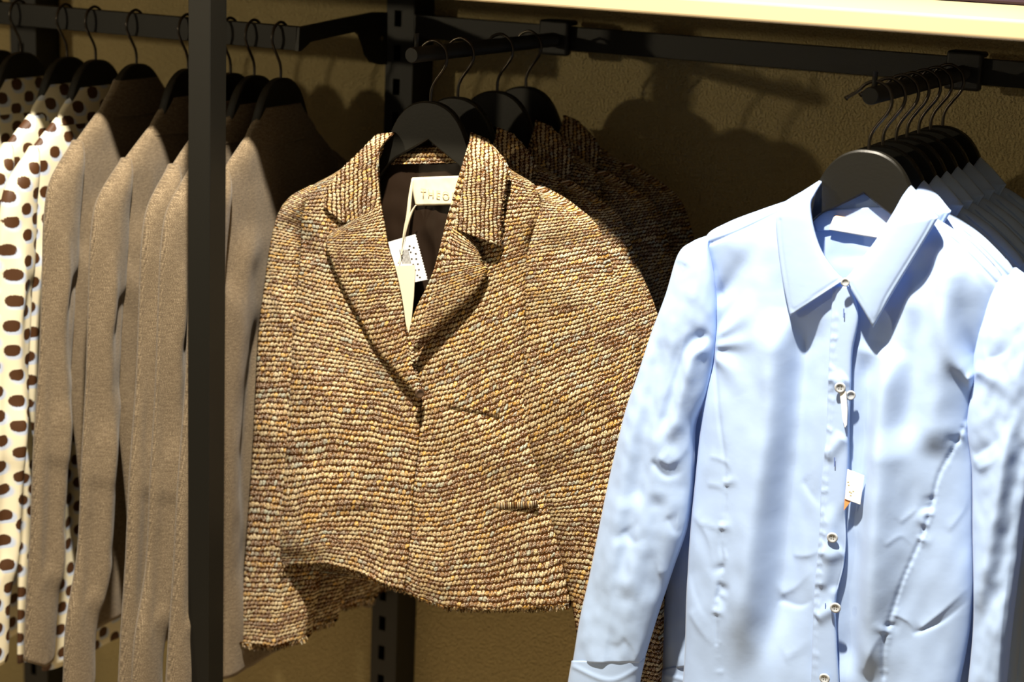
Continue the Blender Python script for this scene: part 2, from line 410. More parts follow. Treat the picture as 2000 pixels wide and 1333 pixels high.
gr = empty('garment_rail', (-1.447, -.322, 1.442), 'flat black garment rail with the grey blazers and dotted blouses on it', 'rail')
boxes('rail', [(-1.6, 0, -.0075, .0075, -.016, .016)], POSTM, gr, .0008)
arm = [(585, 54), (660, 38), (732, 24), (757, 24), (757, 126), (742, 126), (728, 122), (718, 108), (711, 84), (705, 69), (697, 62), (650, 72), (607, 82), (597, 92), (588, 100), (583, 100)]
poly = [at_x(a, b, -1.443)-np.array([-1.447, -.322, 1.442]) for a, b in arm]
V, Fc = prism(poly, 0, -.002, .004); mesh_obj('bracket_arm', V, Fc, BLACK, gr, False)
p = at_x(745, 75, -1.443); V, Fc = tube_mesh([(-1.4435+1.447, p[1]+.322, p[2]-1.442), (.0055, p[1]+.322, p[2]-1.442)], .0033, 16)
o = mesh_obj('screw', V, Fc, plain('bright_screw', (.6, .55, .4), .3, 1.0), gr, False); o['label'] = 'bright metal screw'

# shelves above the bays
def shelf(x0, x1, label):
    e = empty('shelf', (x0, -.51, 1.5206), label, 'shelf')
    n0 = .0245 if x0 > -2 else 0; n1 = x1-x0 if x0 > -2 else x1-x0-.0235
    bd = [(0, x1-x0, 0, .448, 0, .0215), (n0, n1, .446, .508, 0, .0215)]
    boxes('board', [(0, x1-x0, 0, .508, 0, .0215)] if x0 > -2 and x0 > -1.43 else bd, SHELFM, e, .0035); return e
shelf(-1.4475, 1.6, 'cream shelf board above the tweed jackets and blue shirts')
shelf(-3.4, -1.4475, 'cream shelf board above the grey blazers, just out of the frame')
V, Fc = [], []
pile = empty('folded_trousers', (-.40, -.1, 1.542), 'dark plum folded garment lying at the back of the cream shelf', 'clothes')
for i in range(2):
    P = []
    ww, dd = .42-.01*i, .12
    boxes('fold', [(-ww, ww, -dd+.004*i, .03, .0006+.016*i, .0155+.016*i)], NAVY, pile, .007)

# ------------------------------------------------------------------ hangers
HOOK = [(0, -.004), (0, .011), (.003, .021), (.0095, .031), (.0175, .042), (.0210, .0515), (.0205, .059), (.0165, .068), (.008, .0738),
        (0, .0752), (-.0095, .0715), (-.018, .063), (-.029, .0555)]
def make_hanger():
    e = empty('clothes_hanger', (0, 0, 0))
    half_top = [(0, 0), (.0105, -.0008), (.021, -.004), (.0315, -.010), (.041, -.0195), (.049, -.032), (.056, -.047), (.0625, -.061), (.070, -.080), (.086, -.106), (.112, -.135), (.13, -.149), (.142, -.159), (.148, -.166)]
    half_bot = [(.151, -.171), (.144, -.177), (.131, -.170), (.108, -.152), (.083, -.123), (.066, -.098), (.05, -.079), (.034, -.0690), (.014, -.0570), (0, -.0480)]
    T = resample(half_top, 40); B = resample(half_bot[::-1], 40)
    xs = np.concatenate([-T[::-1, 0], T[1:, 0]]); tz = np.concatenate([T[::-1, 1], T[1:, 1]])
    bx = np.concatenate([-B[::-1, 0], B[1:, 0]]); bz = np.concatenate([B[::-1, 1], B[1:, 1]])
    n = len(xs); V = []; th = .0062; c = .0022
    def yb(x): return -.25*max(0, abs(x)-.06)**2*2.2
    rings = [(-th, c), (-th+c*.8, 0.0), (th-c*.8, 0.0), (th, c)]     # (y, inset)
    for y, ins in rings:
        for i in range(n): V.append((xs[i]*(1-ins*1.2), yb(xs[i])+y, tz[i]-ins))
    for y, ins in rings:
        for i in range(n): V.append((bx[i]*(1-ins*1.2), yb(bx[i])+y, bz[i]+ins))
    Fc = []
    for k in range(3):
        for i in range(n-1):
            a = k*n+i; Fc.append((a, a+1, a+n+1, a+n)); a2 = (4+k)*n+i; Fc.append((a2, a2+n, a2+n+1, a2+1))
    for i in range(n-1):
        Fc.append((i, 4*n+i, 4*n+i+1, i+1)); Fc.append((3*n+i, 3*n+i+1, 7*n+i+1, 7*n+i))
    for k in range(3):
        Fc.append((k*n, (k+1)*n, (5+k)*n, (4+k)*n)); Fc.append((k*n+n-1, (4+k)*n+n-1, (5+k)*n+n-1, (k+1)*n+n-1))
    body = mesh_obj('hanger_body', V, Fc, HANG, e, True)
    es = body.modifiers.new('edges', 'EDGE_SPLIT'); es.split_angle = math.radians(38)
    V, Fc = tube_mesh([(x, 0, z) for x, z in HOOK], .0020, 10, 60); mesh_obj('hook', V, Fc, WIRE, e, True)
    V, Fc = tube_mesh([(-.0285, 0, .0560), (-.031, 0, .0535)], [.0020, .0028], 10); mesh_obj('hook_tip', V, Fc, WIRE, e, True)
    return e
H0 = make_hanger(); used = [False]
def hanger(loc, rz, label, group):
    if used[0]: h = copy_tree(H0)
    else: h = H0; used[0] = True
    h.location = loc; h.rotation_euler = (0, 0, rz); tag(h, label, 'hanger', group); return h

JY = [-.409, -.340, -.233, -.150]
jl = ['black hanger holding the front, fully lit tweed jacket', 'black hanger directly behind the front tweed jacket hanger',
      'black hanger third from the front among the tweed jackets', 'black hanger nearest the wall among the tweed jackets']
for y, l in zip(JY, jl): hanger((-1.189, y, 1.387), 0, l, 'hangers of the tweed jackets')
SY = [-.448, -.397, -.345, -.302, -.253, -.202, -.147]
sl = ['black hanger holding the front blue shirt, hook tip sticking out left of the rod', 'black hanger second from the front among the blue shirts',
      'black hanger third from the front among the blue shirts', 'black hanger in the middle of the seven blue shirt hangers',
      'black hanger fifth from the front among the blue shirts', 'black hanger last but one towards the wall among the blue shirts',
      'black hanger nearest the wall among the blue shirts']
for y, l in zip(SY, sl): hanger((-.608, y, 1.387), 0, l, 'hangers of the blue shirts')
LX = [(-1.985, 'd'), (-1.940, 'd'), (-1.852, 'd'), (-1.799, 'd'), (-1.725, 'w'), (-1.634, 'w'), (-1.561, 'w'), (-1.521, 'w'), (-1.477, 'w')]
ll = ['black hanger cut off by the left frame edge, holding a dotted blouse', 'black hanger at the far left with a wide lit rim, holding a dotted blouse',
      'black hanger in the middle of the dotted blouses', 'black hanger of the dotted blouse beside the first grey blazer',
      'black hanger of the leftmost grey blazer', 'black hanger of the second grey blazer, just left of the square post',
      'black hanger of the grey blazer half hidden right behind the square post', 'black hanger of the last but one grey blazer, right of the square post',
      'black hanger at the right end of the rail, holding the last grey blazer']
for (x, k), l in zip(LX, ll): hanger((x, -.322, 1.387), -math.pi/2, l, 'hangers on the garment rail')

# ------------------------------------------------------------------ tweed jacket
Y1 = -.409; J0 = np.array([-1.189, Y1, 1.387])
jroot = empty('tweed_jacket', J0, 'fully lit brown and gold tweed jacket at the front, lapels open over a hang tag', 'jacket', 'tweed jackets on the rod')
jf = Folds([
    ('s', [(700, 700), (690, 900), (700, 1110)], (60, 70), .0035),
    ('r', [(560, 640), (620, 760), (700, 830)], (26, 40), .003),
    ('r', [(640, 900), (600, 1000), (590, 1100)], 34, .0045),
    ('r', [(690, 980), (700, 1060), (720, 1140)], 30, -.005),
    ('r', [(840, 760), (900, 840), (980, 900)], 30, .003),
    ('r', [(860, 900), (850, 1040), (860, 1180)], 44, .005),
    ('r', [(980, 900), (980, 1040), (960, 1180)], 40, -.004),
    ('r', [(990, 690), (1003, 760), (1000, 830)], 6, -.0035),
    ('r', [(862, 797), (920, 808), (985, 822)], 4, -.003),
    ('r', [(545, 430), (590, 470), (600, 520)], 16, -.004),
    ('r', [(540, 560), (560, 610), (575, 660)], 14, .003),
    ('r', [(1060, 500), (1120, 480), (1180, 490)], 18, -.004),
    ('r', [(1040, 560), (1110, 570), (1200, 640)], 24, .003),
    ('r', [(1190, 540), (1215, 640), (1225, 760)], 12, -.005),
    ('r', [(1045, 760), (1110, 780), (1200, 750)], 26, .0035),
    ('r', [(1060, 900), (1150, 940), (1230, 900)], 30, -.003),
    ('r', [(500, 800), (540, 840), (560, 900)], 24, .0035),
])
def jp(name, L, R, **k):
    k.setdefault('parent', jroot); k.setdefault('Y0', Y1); k.setdefault('mat', TWEED); k.setdefault('origin', J0); k.setdefault('folds', jf)
    m = k.pop('mat'); pr = k.pop('parent'); return panel(name, L, R, m, pr, **k)
# back of the jacket (lining outside towards us, tweed behind)
jp('back_panel', [(745, 290), (640, 352), (590, 430), (575, 560), (568, 760), (556, 960), (556, 1060), (566, 1118)],
   [(925, 285), (1030, 352), (1052, 440), (1035, 600), (1050, 800), (1085, 960), (1105, 1100), (1112, 1186)],
   base=-.016, front=.004, back=.012, p=4, H=.50, ny=90, nx=60, jag=3, jag_sides='b', seed=2.2, folds=None)
lin = jp('lining', [(742, 318), (700, 350), (720, 480), (770, 640), (800, 740)], [(925, 312), (950, 350), (900, 480), (860, 640), (815, 740)],
         mat=LINING, base=-.008, front=.003, back=.002, p=4, ny=70, nx=40, wob=.004, wobs=.018,
         folds=Folds([('r', [(852, 330), (852, 500), (850, 640)], 2.2, .0018), ('s', [(820, 440), (830, 560), (845, 660)], 12, .003)]))
jp('neck_facing', [(744, 300), (748, 312), (756, 322)], [(924, 296), (918, 308), (908, 318)], base=-.004, front=.003, back=.002, H=.016, p=4, ny=14, nx=60,
   jag=1.2, folds=None)
# sleeves
jp('sleeve', [(606, 362), (566, 385), (542, 420), (527, 480), (517, 550), (505, 640), (499, 740), (494, 850), (487, 960), (478, 1080), (471, 1180), (467, 1256)],
   [(618, 372), (604, 400), (596, 440), (592, 490), (592, 560), (600, 640), (606, 740), (608, 850), (612, 960), (624, 1080), (614, 1170), (599, 1246)],
   base=lambda S, T: -.012+.010*np.clip(1-T*3, 0, 1), front=lambda T: .006+.022*ease(T*6), back=.018, p=2, ny=260, nx=50, H=.66, jag=4, jag_sides='b', seed=1.1, uv0=(0, .031), sag=[(0, 0), (.5, 14), (1, 0)], sagp=5)
jp('sleeve', [(1040, 364), (1054, 400), (1040, 450), (1028, 500), (1024, 560), (1025, 620), (1021, 700), (1019, 778), (1026, 861), (1046, 925), (1060, 984), (1078, 1040), (1100, 1120), (1119, 1194), (1130, 1270), (1142, 1360)],
   [(1054, 374), (1104, 405), (1150, 436), (1174, 476), (1192, 535), (1213, 580), (1233, 630), (1247, 690), (1254, 760), (1265, 860), (1278, 960), (1288, 1060), (1292, 1160), (1291, 1240), (1288, 1310), (1284, 1365)],
   base=lambda S, T: .006*ease(T*3), front=lambda T: .008+.024*ease(T*6), back=.018, p=2, ny=260, nx=70, H=.66, jag=4, jag_sides='b', seed=3.1, uv0=(.2, .013))
# fronts
fp_r = jp('front_panel', [(921, 262), (900, 330), (872, 430), (846, 530), (806, 620), (792, 700), (797, 780), (800, 860), (798, 940), (793, 1020), (788, 1090), (783, 1150)],
   [(995, 333), (1046, 366), (1062, 412), (1036, 480), (1030, 540), (1028, 620), (1026, 700), (1030, 790), (1050, 880), (1074, 960), (1098, 1060), (1113, 1184)],
   base=lambda S, T: .004+.004*T, front=lambda T: .005+.020*ease(T*4), thin=.004, side='r', p=5, ny=260, nx=110, H=.54, jag=4, jag_sides='b', seed=4.4, uv0=(.1, .002), sag=[(0, 0), (.1, 16), (.25, 29), (.5, 27), (.85, 8), (1, 0)])
fp_l = jp('front_panel', [(655, 340), (608, 366), (590, 420), (586, 490), (580, 560), (570, 640), (567, 729), (560, 827), (552, 949), (545, 1047), (549, 1104)],
   [(742, 264), (738, 330), (744, 430), (762, 530), (786, 620), (808, 705), (817, 760), (815, 850), (806, 950), (799, 1050), (789, 1154)],
   base=lambda S, T: .010+.004*T, front=lambda T: .004+.020*ease(T*4), thin=.004, side='l', p=5, ny=260, nx=90, H=.54, jag=4, jag_sides='b', seed=5.5, sag=[(0, 0), (.2, -12), (.36, -19), (.57, -16), (.81, -4), (1, 0)])
# shorter hem corner on the right panel and pocket welts
def strip(name, pts, w, off, mat, parent, Y0, origin, d0, th=.0015):
    P = resample(pts, 40); T = np.gradient(P, axis=0); T /= np.linalg.norm(T, axis=1)[:, None]; Nn = np.stack([-T[:, 1], T[:, 0]], 1)
    return panel(name, P-Nn*w/2, P+Nn*w/2, mat, parent, Y0=Y0, ny=40, nx=6, base=d0, front=th, thin=.001, p=2, origin=origin, uscale=.00068, H=.2)
strip('pocket_welt', [(864, 790), (900, 795), (940, 801), (975, 812)], 14, 0, TWEED, jroot, Y1, J0, .0265)
strip('pocket_flap_edge', [(905, 955), (950, 985), (1000, 988), (1050, 985)], 13, 0, TWEED, jroot, Y1, J0, .0265)
# lapels and collar: cloth folded outward over the fronts
lapb = lambda off: (lambda S, T: .020+off+.012*ease(T*3)+.004*np.clip(1-T*2, 0, 1))
jp('lapel', [(668, 441), (646, 456), (637, 478), (650, 520), (674, 570), (700, 620), (733, 680), (770, 725), (808, 768)],
   [(743, 400), (750, 440), (757, 482), (768, 518), (778, 560), (786, 604), (793, 660), (803, 715), (822, 764)],
   base=lambda S, T: .034+.006*S*(1-T)+.006*ease(T*2), front=.005, thin=.0035, p=2.4, ny=150, nx=50, H=.30, jag=2, jag_sides='l', seed=6.1, ushift=.03, folds=None, uv0=(.4, .3))
jp('lapel', [(888, 436), (876, 468), (862, 525), (848, 566), (834, 604), (818, 644), (803, 682)],
   [(938, 480), (936, 496), (940, 512), (949, 531), (925, 577), (878, 624), (812, 690)],
   base=lambda S, T: .030+.010*(1-S)+.008*ease(T*2), front=.005, thin=.0035, p=2.4, ny=130, nx=50, H=.20, jag=2, jag_sides='r', seed=6.7, ushift=-.06, folds=None, uv0=(.5, .1))
jp('collar', [(919, 259), (911, 319), (904, 365), (896, 405), (884, 446)], [(950, 272), (992, 328), (985, 382), (980, 420), (976, 481)],
   base=lambda S, T: .004+.037*ease(T*2.2)-.005*S, front=.006, thin=.004, p=2.2, ny=100, nx=50, H=.17, swap=True, jag=2, jag_sides='rb', seed=7.3, folds=None)
jp('collar', [(735, 262), (700, 298), (662, 335), (640, 372), (632, 405)], [(770, 258), (742, 292), (737, 330), (739, 370), (744, 412)],
   base=lambda S, T: .006+.030*ease(T*2.2)-.003*(1-S), front=.006, thin=.004, p=2.2, ny=100, nx=50, H=.13, swap=True, jag=2, jag_sides='lb', seed=7.9, folds=None, sag=[(0, 0), (.36, 30), (.75, 10), (1, 0)], sagp=3)
# button, dark thread shank
def disc(name, c, r, th, mat, parent, tilt=(0, 0), seg=28, holes=False):
    V = []; Fc = []
    prof = [(0, -th*.75), (r*.55, -th*.75), (r*.66, -th), (r*.92, -th), (r, -th*.5), (r*.9, 0), (0, 0)]
    for pr, py in prof:
        for k in range(seg):
            a = 2*math.pi*k/seg; V.append(Vector((pr*math.cos(a), py, pr*math.sin(a))))
    for i in range(len(prof)-1):
        for k in range(seg):
            k2 = (k+1) % seg; Fc.append((i*seg+k, i*seg+k2, (i+1)*seg+k2, (i+1)*seg+k))
    rot = Matrix.Rotation(tilt[1], 3, 'Z') @ Matrix.Rotation(tilt[0], 3, 'X')
    V = [tuple(rot @ v+Vector(c)) for v in V]
    o = mesh_obj(name, V, Fc, mat, parent, True)
    if holes:
        V2, F2 = [], []
        for sx, sz in ((-1, -1), (1, -1), (-1, 1), (1, 1)):
            v, f = tube_mesh([(sx*r*.2, -th*.8, sz*r*.2), (sx*r*.2, -th*.7, sz*r*.2)], r*.1, 8); b0 = len(V2)
            V2 += [tuple(rot @ Vector(q)+Vector(c)) for q in v]; F2 += [tuple(b0+i for i in q) for q in f]
        mesh_obj('thread_hole', V2, F2, INK, o, False)
    return o
pb = at(818, 768, Y1-.045)-J0
disc('button', pb, .0065, .004, BROWNB, jroot, (0, 1.0))
# frayed edges: yarn tufts along hems, cuffs and lapel edges
def fray(path, d, n, ln, parent, origin, Y0, mat, dirn=(0, 1), seed=1, w=2.6):
    rr = random.Random(seed); P = resample(path, 200); V, Fc, U = [], [], []
    for i in range(n):
        q = P[int(rr.random()*199)]; x, y = q[0]+rr.uniform(-2, 2), q[1]-2
        l = ln*rr.uniform(.4, 1.25); ang = rr.gauss(0, .5); dx = dirn[0]*math.cos(ang)-dirn[1]*math.sin(ang); dy = dirn[0]*math.sin(ang)+dirn[1]*math.cos(ang)
        dd = d+rr.uniform(-.004, .003); pts = [at(x, y, Y0-dd), at(x+dx*l*.5+rr.uniform(-1, 1), y+dy*l*.5, Y0-dd-.001), at(x+dx*l, y+dy*l, Y0-dd+.001)]
        v, f = tube_mesh([p-origin for p in pts], [w*.0006*.5, w*.0006*.6, w*.0006*.3], 5); b0 = len(V)
        V += v; Fc += [tuple(b0+k for k in fc) for fc in f]; uu = (rr.random(), rr.random()); U += [(uu[0]+.001*k, uu[1]) for k in range(len(v))]
    return mesh_obj('frayed_edge', V, Fc, mat, parent, True, U)
fray([(549, 1104), (636, 1103), (685, 1116), (744, 1140), (785, 1154)], .022, 260, 8, jroot, J0, Y1, TWEED, seed=1)
fray([(783, 1150), (830, 1172), (880, 1188), (950, 1190), (1030, 1190), (1113, 1184)], .022, 330, 9, jroot, J0, Y1, TWEED, seed=2)
fray([(467, 1256), (530, 1262), (599, 1246)], .006, 220, 12, jroot, J0, Y1, TWEED, seed=3)
fray([(985, 382), (980, 420), (976, 481)], .034, 60, 4, jroot, J0, Y1, TWEED, dirn=(1, .1), seed=4, w=1.8)

# woven label and writing in the neck
lab = panel('neck_label', [(805, 347), (806, 375), (811, 402)], [(912, 343), (910, 370), (906, 400)], CREAM, jroot, Y0=Y1, base=-.001, front=.0016, thin=.001, p=2,
            ny=14, nx=40, origin=J0, wob=.0008, wobs=.05)
lab['label'] = 'cream woven neck label'
def text(s, px, py, size, Y, parent, origin, mat, name='lettering', rot=0.0, spacing=1.0):
    cu = bpy.data.curves.new('text', 'FONT'); cu.body = s; cu.size = size; cu.extrude = .0001; cu.align_x = 'LEFT'; cu.space_character = spacing
    ob = bpy.data.objects.new('text_tmp', cu); COL.objects.link(ob)
    dg = bpy.context.evaluated_depsgraph_get(); me = bpy.data.meshes.new_from_object(ob.evaluated_get(dg)); bpy.data.objects.remove(ob)
    me.transform(Matrix.Rotation(rot, 4, 'Y') @ Matrix.Rotation(math.pi/2, 4, 'X'))
    o = bpy.data.objects.new(name, me); me.materials.append(mat); COL.objects.link(o); o.parent = parent; o.location = at(px, py, Y)-origin; return o
text('THEORY', 821, 382, .0132, Y1-.0022, lab, J0, GOLD, spacing=1.38)

JL = ['shadowed tweed jacket directly behind the front one, shoulder showing at its right', 'dark tweed jacket third from the front on the rod',
      'dark tweed jacket nearest the plaster wall, its shoulder outlined against the plaster']
JC = []
for y, l in zip(JY[1:], JL): copy_tree(jroot, l, dy=y-Y1, rz=0.0)
for o in list(COL.objects):
    if o.name.startswith('tweed_jacket'): JC.append(o)

# hang tag tied to the front jacket
ht = empty('price_tag', J0, 'white price tag with pinked edge and long cream ticket hanging in the front tweed jacket', 'tag')
def card(name, poly, Y, mat, parent, origin, th=.0005, tilt=None):
    pts = [at(a, b, Y+(tilt(a, b) if tilt else 0))-origin for a, b in poly]; n = len(pts)
    V = [tuple(p) for p in pts]+[tuple(p+np.array([0, th, 0])) for p in pts]
    Fc = [tuple(range(n))[::-1], tuple(range(n, 2*n))]+[(i, (i+1) % n, n+(i+1) % n, n+i) for i in range(n)]
    return mesh_obj(name, V, Fc, mat, parent, False)
TY = Y1-.012
edge = []
for i in range(17):
    a = i/16; edge += [(810+23*a, 458+86*a), (812.6+23*a, 460.5+86*a)]
card('ticket', [(758, 473)]+edge+[(836, 546), (812, 551), (780, 560)], TY, PAPER, ht, J0)
tk = children_of(ht)[0]
for k, (a, b) in enumerate([(798, 480), (806, 483), (800, 492), (810, 495), (802, 505), (811, 505), (805, 516), (814, 515), (809, 527), (816, 526), (813, 537), (818, 541), (797, 487), (806, 540)]):
    card('printed_mark', [(a, b), (a+3.2, b-.8), (a+4, b+1.6), (a+.8, b+2.4)], TY-.0004, INK, tk, J0, .0002)
V, Fc = [], []
for k in range(7):
    a = 780+k*2.6; q = [at(a+dx, b, TY-.0004)-J0 for dx, b in ((0, 488), (1.2, 487.5), (7.2, 515), (6, 515.5))]; b0 = len(V); V += [tuple(p) for p in q]; Fc.append((b0, b0+1, b0+2, b0+3))
mesh_obj('barcode', V, Fc, INK, tk, False)
card('long_ticket', [(764, 511), (774, 520), (811, 518), (808, 580), (803, 630), (797, 672), (792, 650), (783, 600), (772, 550)], TY-.004, CREAM, ht, J0)
P1 = [at(a, b, TY-.003)-J0 for a, b in ((806, 349), (801, 385), (797, 420), (790, 450), (785, 480), (783, 500), (778, 515))]
P2 = [at(a, b, TY-.003)-J0 for a, b in ((812, 401), (804, 415), (798, 432), (792, 455), (788, 478), (784, 500))]
for P_, w_ in ((P1, .0016), (P2, .0011)):
    PP = resample(P_, 40); V = []; Fc = []
    for i, q in enumerate(PP):
        tw = math.sin(i*.16)*.6+.75; V += [tuple(q+np.array([-w_*tw, -.0006*tw, 0])), tuple(q+np.array([w_*tw, .0006*tw, 0]))]
    for i in range(39): Fc.append((2*i, 2*i+1, 2*i+3, 2*i+2))
    o = mesh_obj('ribbon', V, Fc, CREAM, ht, True); sm = o.modifiers.new('s', 'SOLIDIFY'); sm.thickness = .0004

# ------------------------------------------------------------------ blue shirt
YS = -.448; S0 = np.array([-.608, YS, 1.387])
sroot = empty('button_up_shirt', S0, 'fully lit pale blue button-up shirt at the front, white tag at its placket', 'shirt', 'blue shirts on the rod')
FS = [
    # screen-left body: long soft pleats from the collar
    ('s', [(1552, 600), (1540, 700), (1528, 850), (1508, 1000), (1492, 1150), (1470, 1340)], (24, 30), .013),
    ('r', [(1470, 560), (1450, 760), (1440, 1000), (1420, 1340)], (42, 50), .006),
    ('r', [(1590, 660), (1575, 800), (1572, 1000)], 22, .004),
    ('d', [(1396, 655), (1430, 630), (1480, 580), (1530, 500)], (9, 26), .007),
    ('d', [(1396, 675), (1440, 668), (1490, 660)], (6, 14), .006),
    ('d', [(1396, 650), (1430, 600), (1450, 540)], (6, 16), -.006),
    ('d', [(1397, 690), (1425, 720), (1450, 770)], (7, 20), .006),
    ('d', [(1388, 590), (1420, 560), (1470, 480), (1510, 430)], (8, 22), -.006),
    ('r', [(1375, 505), (1392, 545), (1388, 570)], 8, .005),
    ('r', [(1385, 890), (1420, 900), (1440, 930)], 8, .003), ('r', [(1380, 945), (1410, 950), (1425, 968)], 7, .003),
    ('r', [(1350, 1000), (1385, 1050), (1400, 1120)], 11, .0045), ('r', [(1365, 1020), (1400, 1030), (1412, 1044)], 6, .003),
    ('r', [(1345, 1190), (1370, 1230), (1395, 1262)], 10, .004), ('r', [(1340, 1100), (1370, 1180), (1400, 1220)], 14, -.004),
    ('r', [(1515, 1170), (1550, 1150), (1590, 1110)], 14, .0055), ('r', [(1510, 1180), (1560, 1186), (1590, 1170)], 9, -.005),
    ('r', [(1540, 1090), (1580, 1085), (1610, 1070)], 12, .0045), ('r', [(1560, 940), (1590, 975), (1605, 990)], 12, -.004),
    ('r', [(1530, 1290), (1560, 1270), (1590, 1250)], 12, .004),
    # screen-right body
    ('s', [(1730, 660), (1712, 760), (1700, 900), (1694, 1060), (1680, 1250), (1672, 1340)], (22, 26), -.009),
    ('r', [(1800, 490), (1775, 620), (1748, 760), (1735, 900), (1715, 1100), (1695, 1340)], (24, 36), .013),
    ('r', [(1770, 500), (1740, 610), (1715, 700)], (18, 30), -.008),
    ('s', [(1838, 470), (1820, 600), (1800, 760), (1792, 900)], (26, 40), -.011),
    ('d', [(1905, 745), (1870, 690), (1850, 600), (1845, 520)], (10, 28), .009),
    ('d', [(1905, 720), (1885, 650), (1872, 560)], (7, 22), -.008),
    ('d', [(1905, 735), (1925, 720), (1950, 700)], (7, 14), .007),
    ('r', [(1850, 470), (1900, 530), (1945, 590)], 18, -.006),
    ('r', [(1790, 1235), (1840, 1195), (1900, 1140)], 7, .006), ('r', [(1780, 1240), (1840, 1215), (1900, 1165)], 7, -.006),
    ('r', [(1745, 1195), (1775, 1215), (1790, 1240)], 8, .004), ('r', [(1685, 1320), (1710, 1260), (1740, 1215)], 9, .005),
    ('r', [(1735, 1060), (1765, 1045), (1790, 1075)], 7, .003), ('r', [(1850, 1040), (1880, 1000), (1896, 960)], 8, .003),
    ('r', [(1760, 1020), (1785, 1000), (1800, 985)], 6, .003),
    ('r', [(1700, 900), (1680, 1010), (1690, 1100)], 14, .003),
]
rr = random.Random(5)
seamR = resample([(1908, 745), (1882, 840), (1837, 919), (1815, 1002), (1796, 1058), (1766, 1129), (1744, 1197), (1729, 1257), (1725, 1340)], 46)
seamL = resample([(1396, 690), (1409, 833), (1422, 940), (1411, 1043), (1415, 1095), (1407, 1155), (1400, 1208), (1406, 1340)], 36)
for Sx, st in ((seamR, 0), (seamL, 8)):
    for i in range(st, len(Sx)-1):
        c = Sx[i]; t = Sx[i+1]-c; t /= np.linalg.norm(t); nn = np.array([-t[1], t[0]]); l = rr.uniform(6, 14)
        FS.append(('r', [tuple(c-nn*l), tuple(c+t*rr.uniform(-3, 3)), tuple(c+nn*l)], rr.uniform(2.4, 5.0), .0007*rr.uniform(.2, 1.6)))
        if rr.random() < .25:
            sgn = rr.choice((-1, 1)); FS.append(('d', [tuple(c), tuple(c+nn*sgn*26+t*rr.uniform(-16, 16))], (4, 9), rr.choice((-1, 1))*.0022))
FS.append(('R', [tuple(p_) for p_ in seamR[::4]], 3.0, -.0016)); FS.append(('R', [tuple(p_) for p_ in seamL[::4]], 3.0, -.0012))
def tame(items):
    out = []
    for k, p_, w, a in items:
        small = k == 'r' and (max(w) if hasattr(w, '__len__') else w) < 24
        if small and abs(a) >= .0028: out.append(('c', p_, w, a*.34))
        elif small: out.append(('c', p_, w, a*.8))
        else: out.append((k, p_, w, a))
    return out
FS += [('R', [(1381, 478), (1450, 449), (1518, 416)], 2.2, -.0020), ('R', [(1836, 447), (1892, 497), (1958, 568)], 2.2, -.0020)]
sf = Folds(tame(FS))
def sp(name, L, R, **k):
    k.setdefault('parent', sroot); k.setdefault('Y0', YS); k.setdefault('mat', SHIRT); k.setdefault('origin', S0); k.setdefault('folds', sf)
    m = k.pop('mat'); pr = k.pop('parent'); return panel(name, L, R, m, pr, **k)
sp('back_panel', [(1600, 372), (1500, 425), (1390, 500), (1400, 700), (1385, 900), (1362, 1080), (1352, 1240), (1345, 1420)],
   [(1778, 385), (1880, 470), (1945, 560), (1905, 720), (1895, 900), (1890, 1050), (1880, 1250), (1870, 1420)],
   base=-.008, front=.003, back=.012, p=4, ny=120, nx=80, wob=.004, wobs=.012, folds=Folds([('r', [(1690, 500), (1690, 620)], 40, .004)]))
sp('collar_stand', [(1588, 412), (1586, 430), (1594, 452)], [(1760, 402), (1758, 424), (1744, 452)], base=-.004, front=.002, back=.002, p=4, ny=14, nx=40, folds=None)
sp('collar_back', [(1608, 372), (1592, 395), (1586, 420)], [(1775, 372), (1765, 395), (1756, 420)], base=-.014, front=.003, thin=.002, p=2, ny=20, nx=40, folds=None)
slb = lambda S, T: .002+.006*ease(T*3)
fsl = Folds(tame([
    ('r', [(1335, 520), (1345, 500), (1360, 520)], 10, .004), ('r', [(1318, 510), (1330, 535), (1350, 520)], 8, -.004),
    ('s', [(1290, 620), (1262, 760), (1238, 900), (1216, 1040), (1190, 1200)], (12, 16), .0045),
    ('r', [(1265, 700), (1235, 830), (1210, 980)], 9, -.004),
    ('r', [(1345, 640), (1310, 740), (1285, 820), (1275, 900)], (14, 22), .006),
    ('s', [(1395, 660), (1355, 680), (1335, 720), (1315, 800), (1295, 870)], (12, 16), -.006),
    ('r', [(1380, 672), (1360, 668), (1342, 690)], 9, -.006),
    ('r', [(1285, 890), (1310, 905), (1345, 870), (1372, 790)], (16, 14), .009), ('r', [(1270, 900), (1300, 932), (1345, 915)], (9, 14), -.008),
    ('r', [(1300, 1010), (1320, 1040), (1340, 1020)], 12, -.005), ('r', [(1280, 1120), (1310, 1110), (1335, 1050)], 16, .006),
    ('r', [(1215, 1035), (1235, 1060), (1265, 1050)], 14, -.0055), ('r', [(1210, 1050), (1200, 1120), (1180, 1240)], 18, .005),
    ('r', [(1235, 1300), (1250, 1270), (1262, 1200)], 9, .005), ('r', [(1225, 1250), (1200, 1265), (1160, 1240)], 14, -.004),
    ('r', [(1175, 1320), (1185, 1240), (1205, 1150)], 14, .005), ('r', [(1140, 1330), (1150, 1240), (1170, 1120)], 12, -.003),
    ('s', [(1255, 960), (1262, 1060), (1245, 1180)], 22, .004),
]))
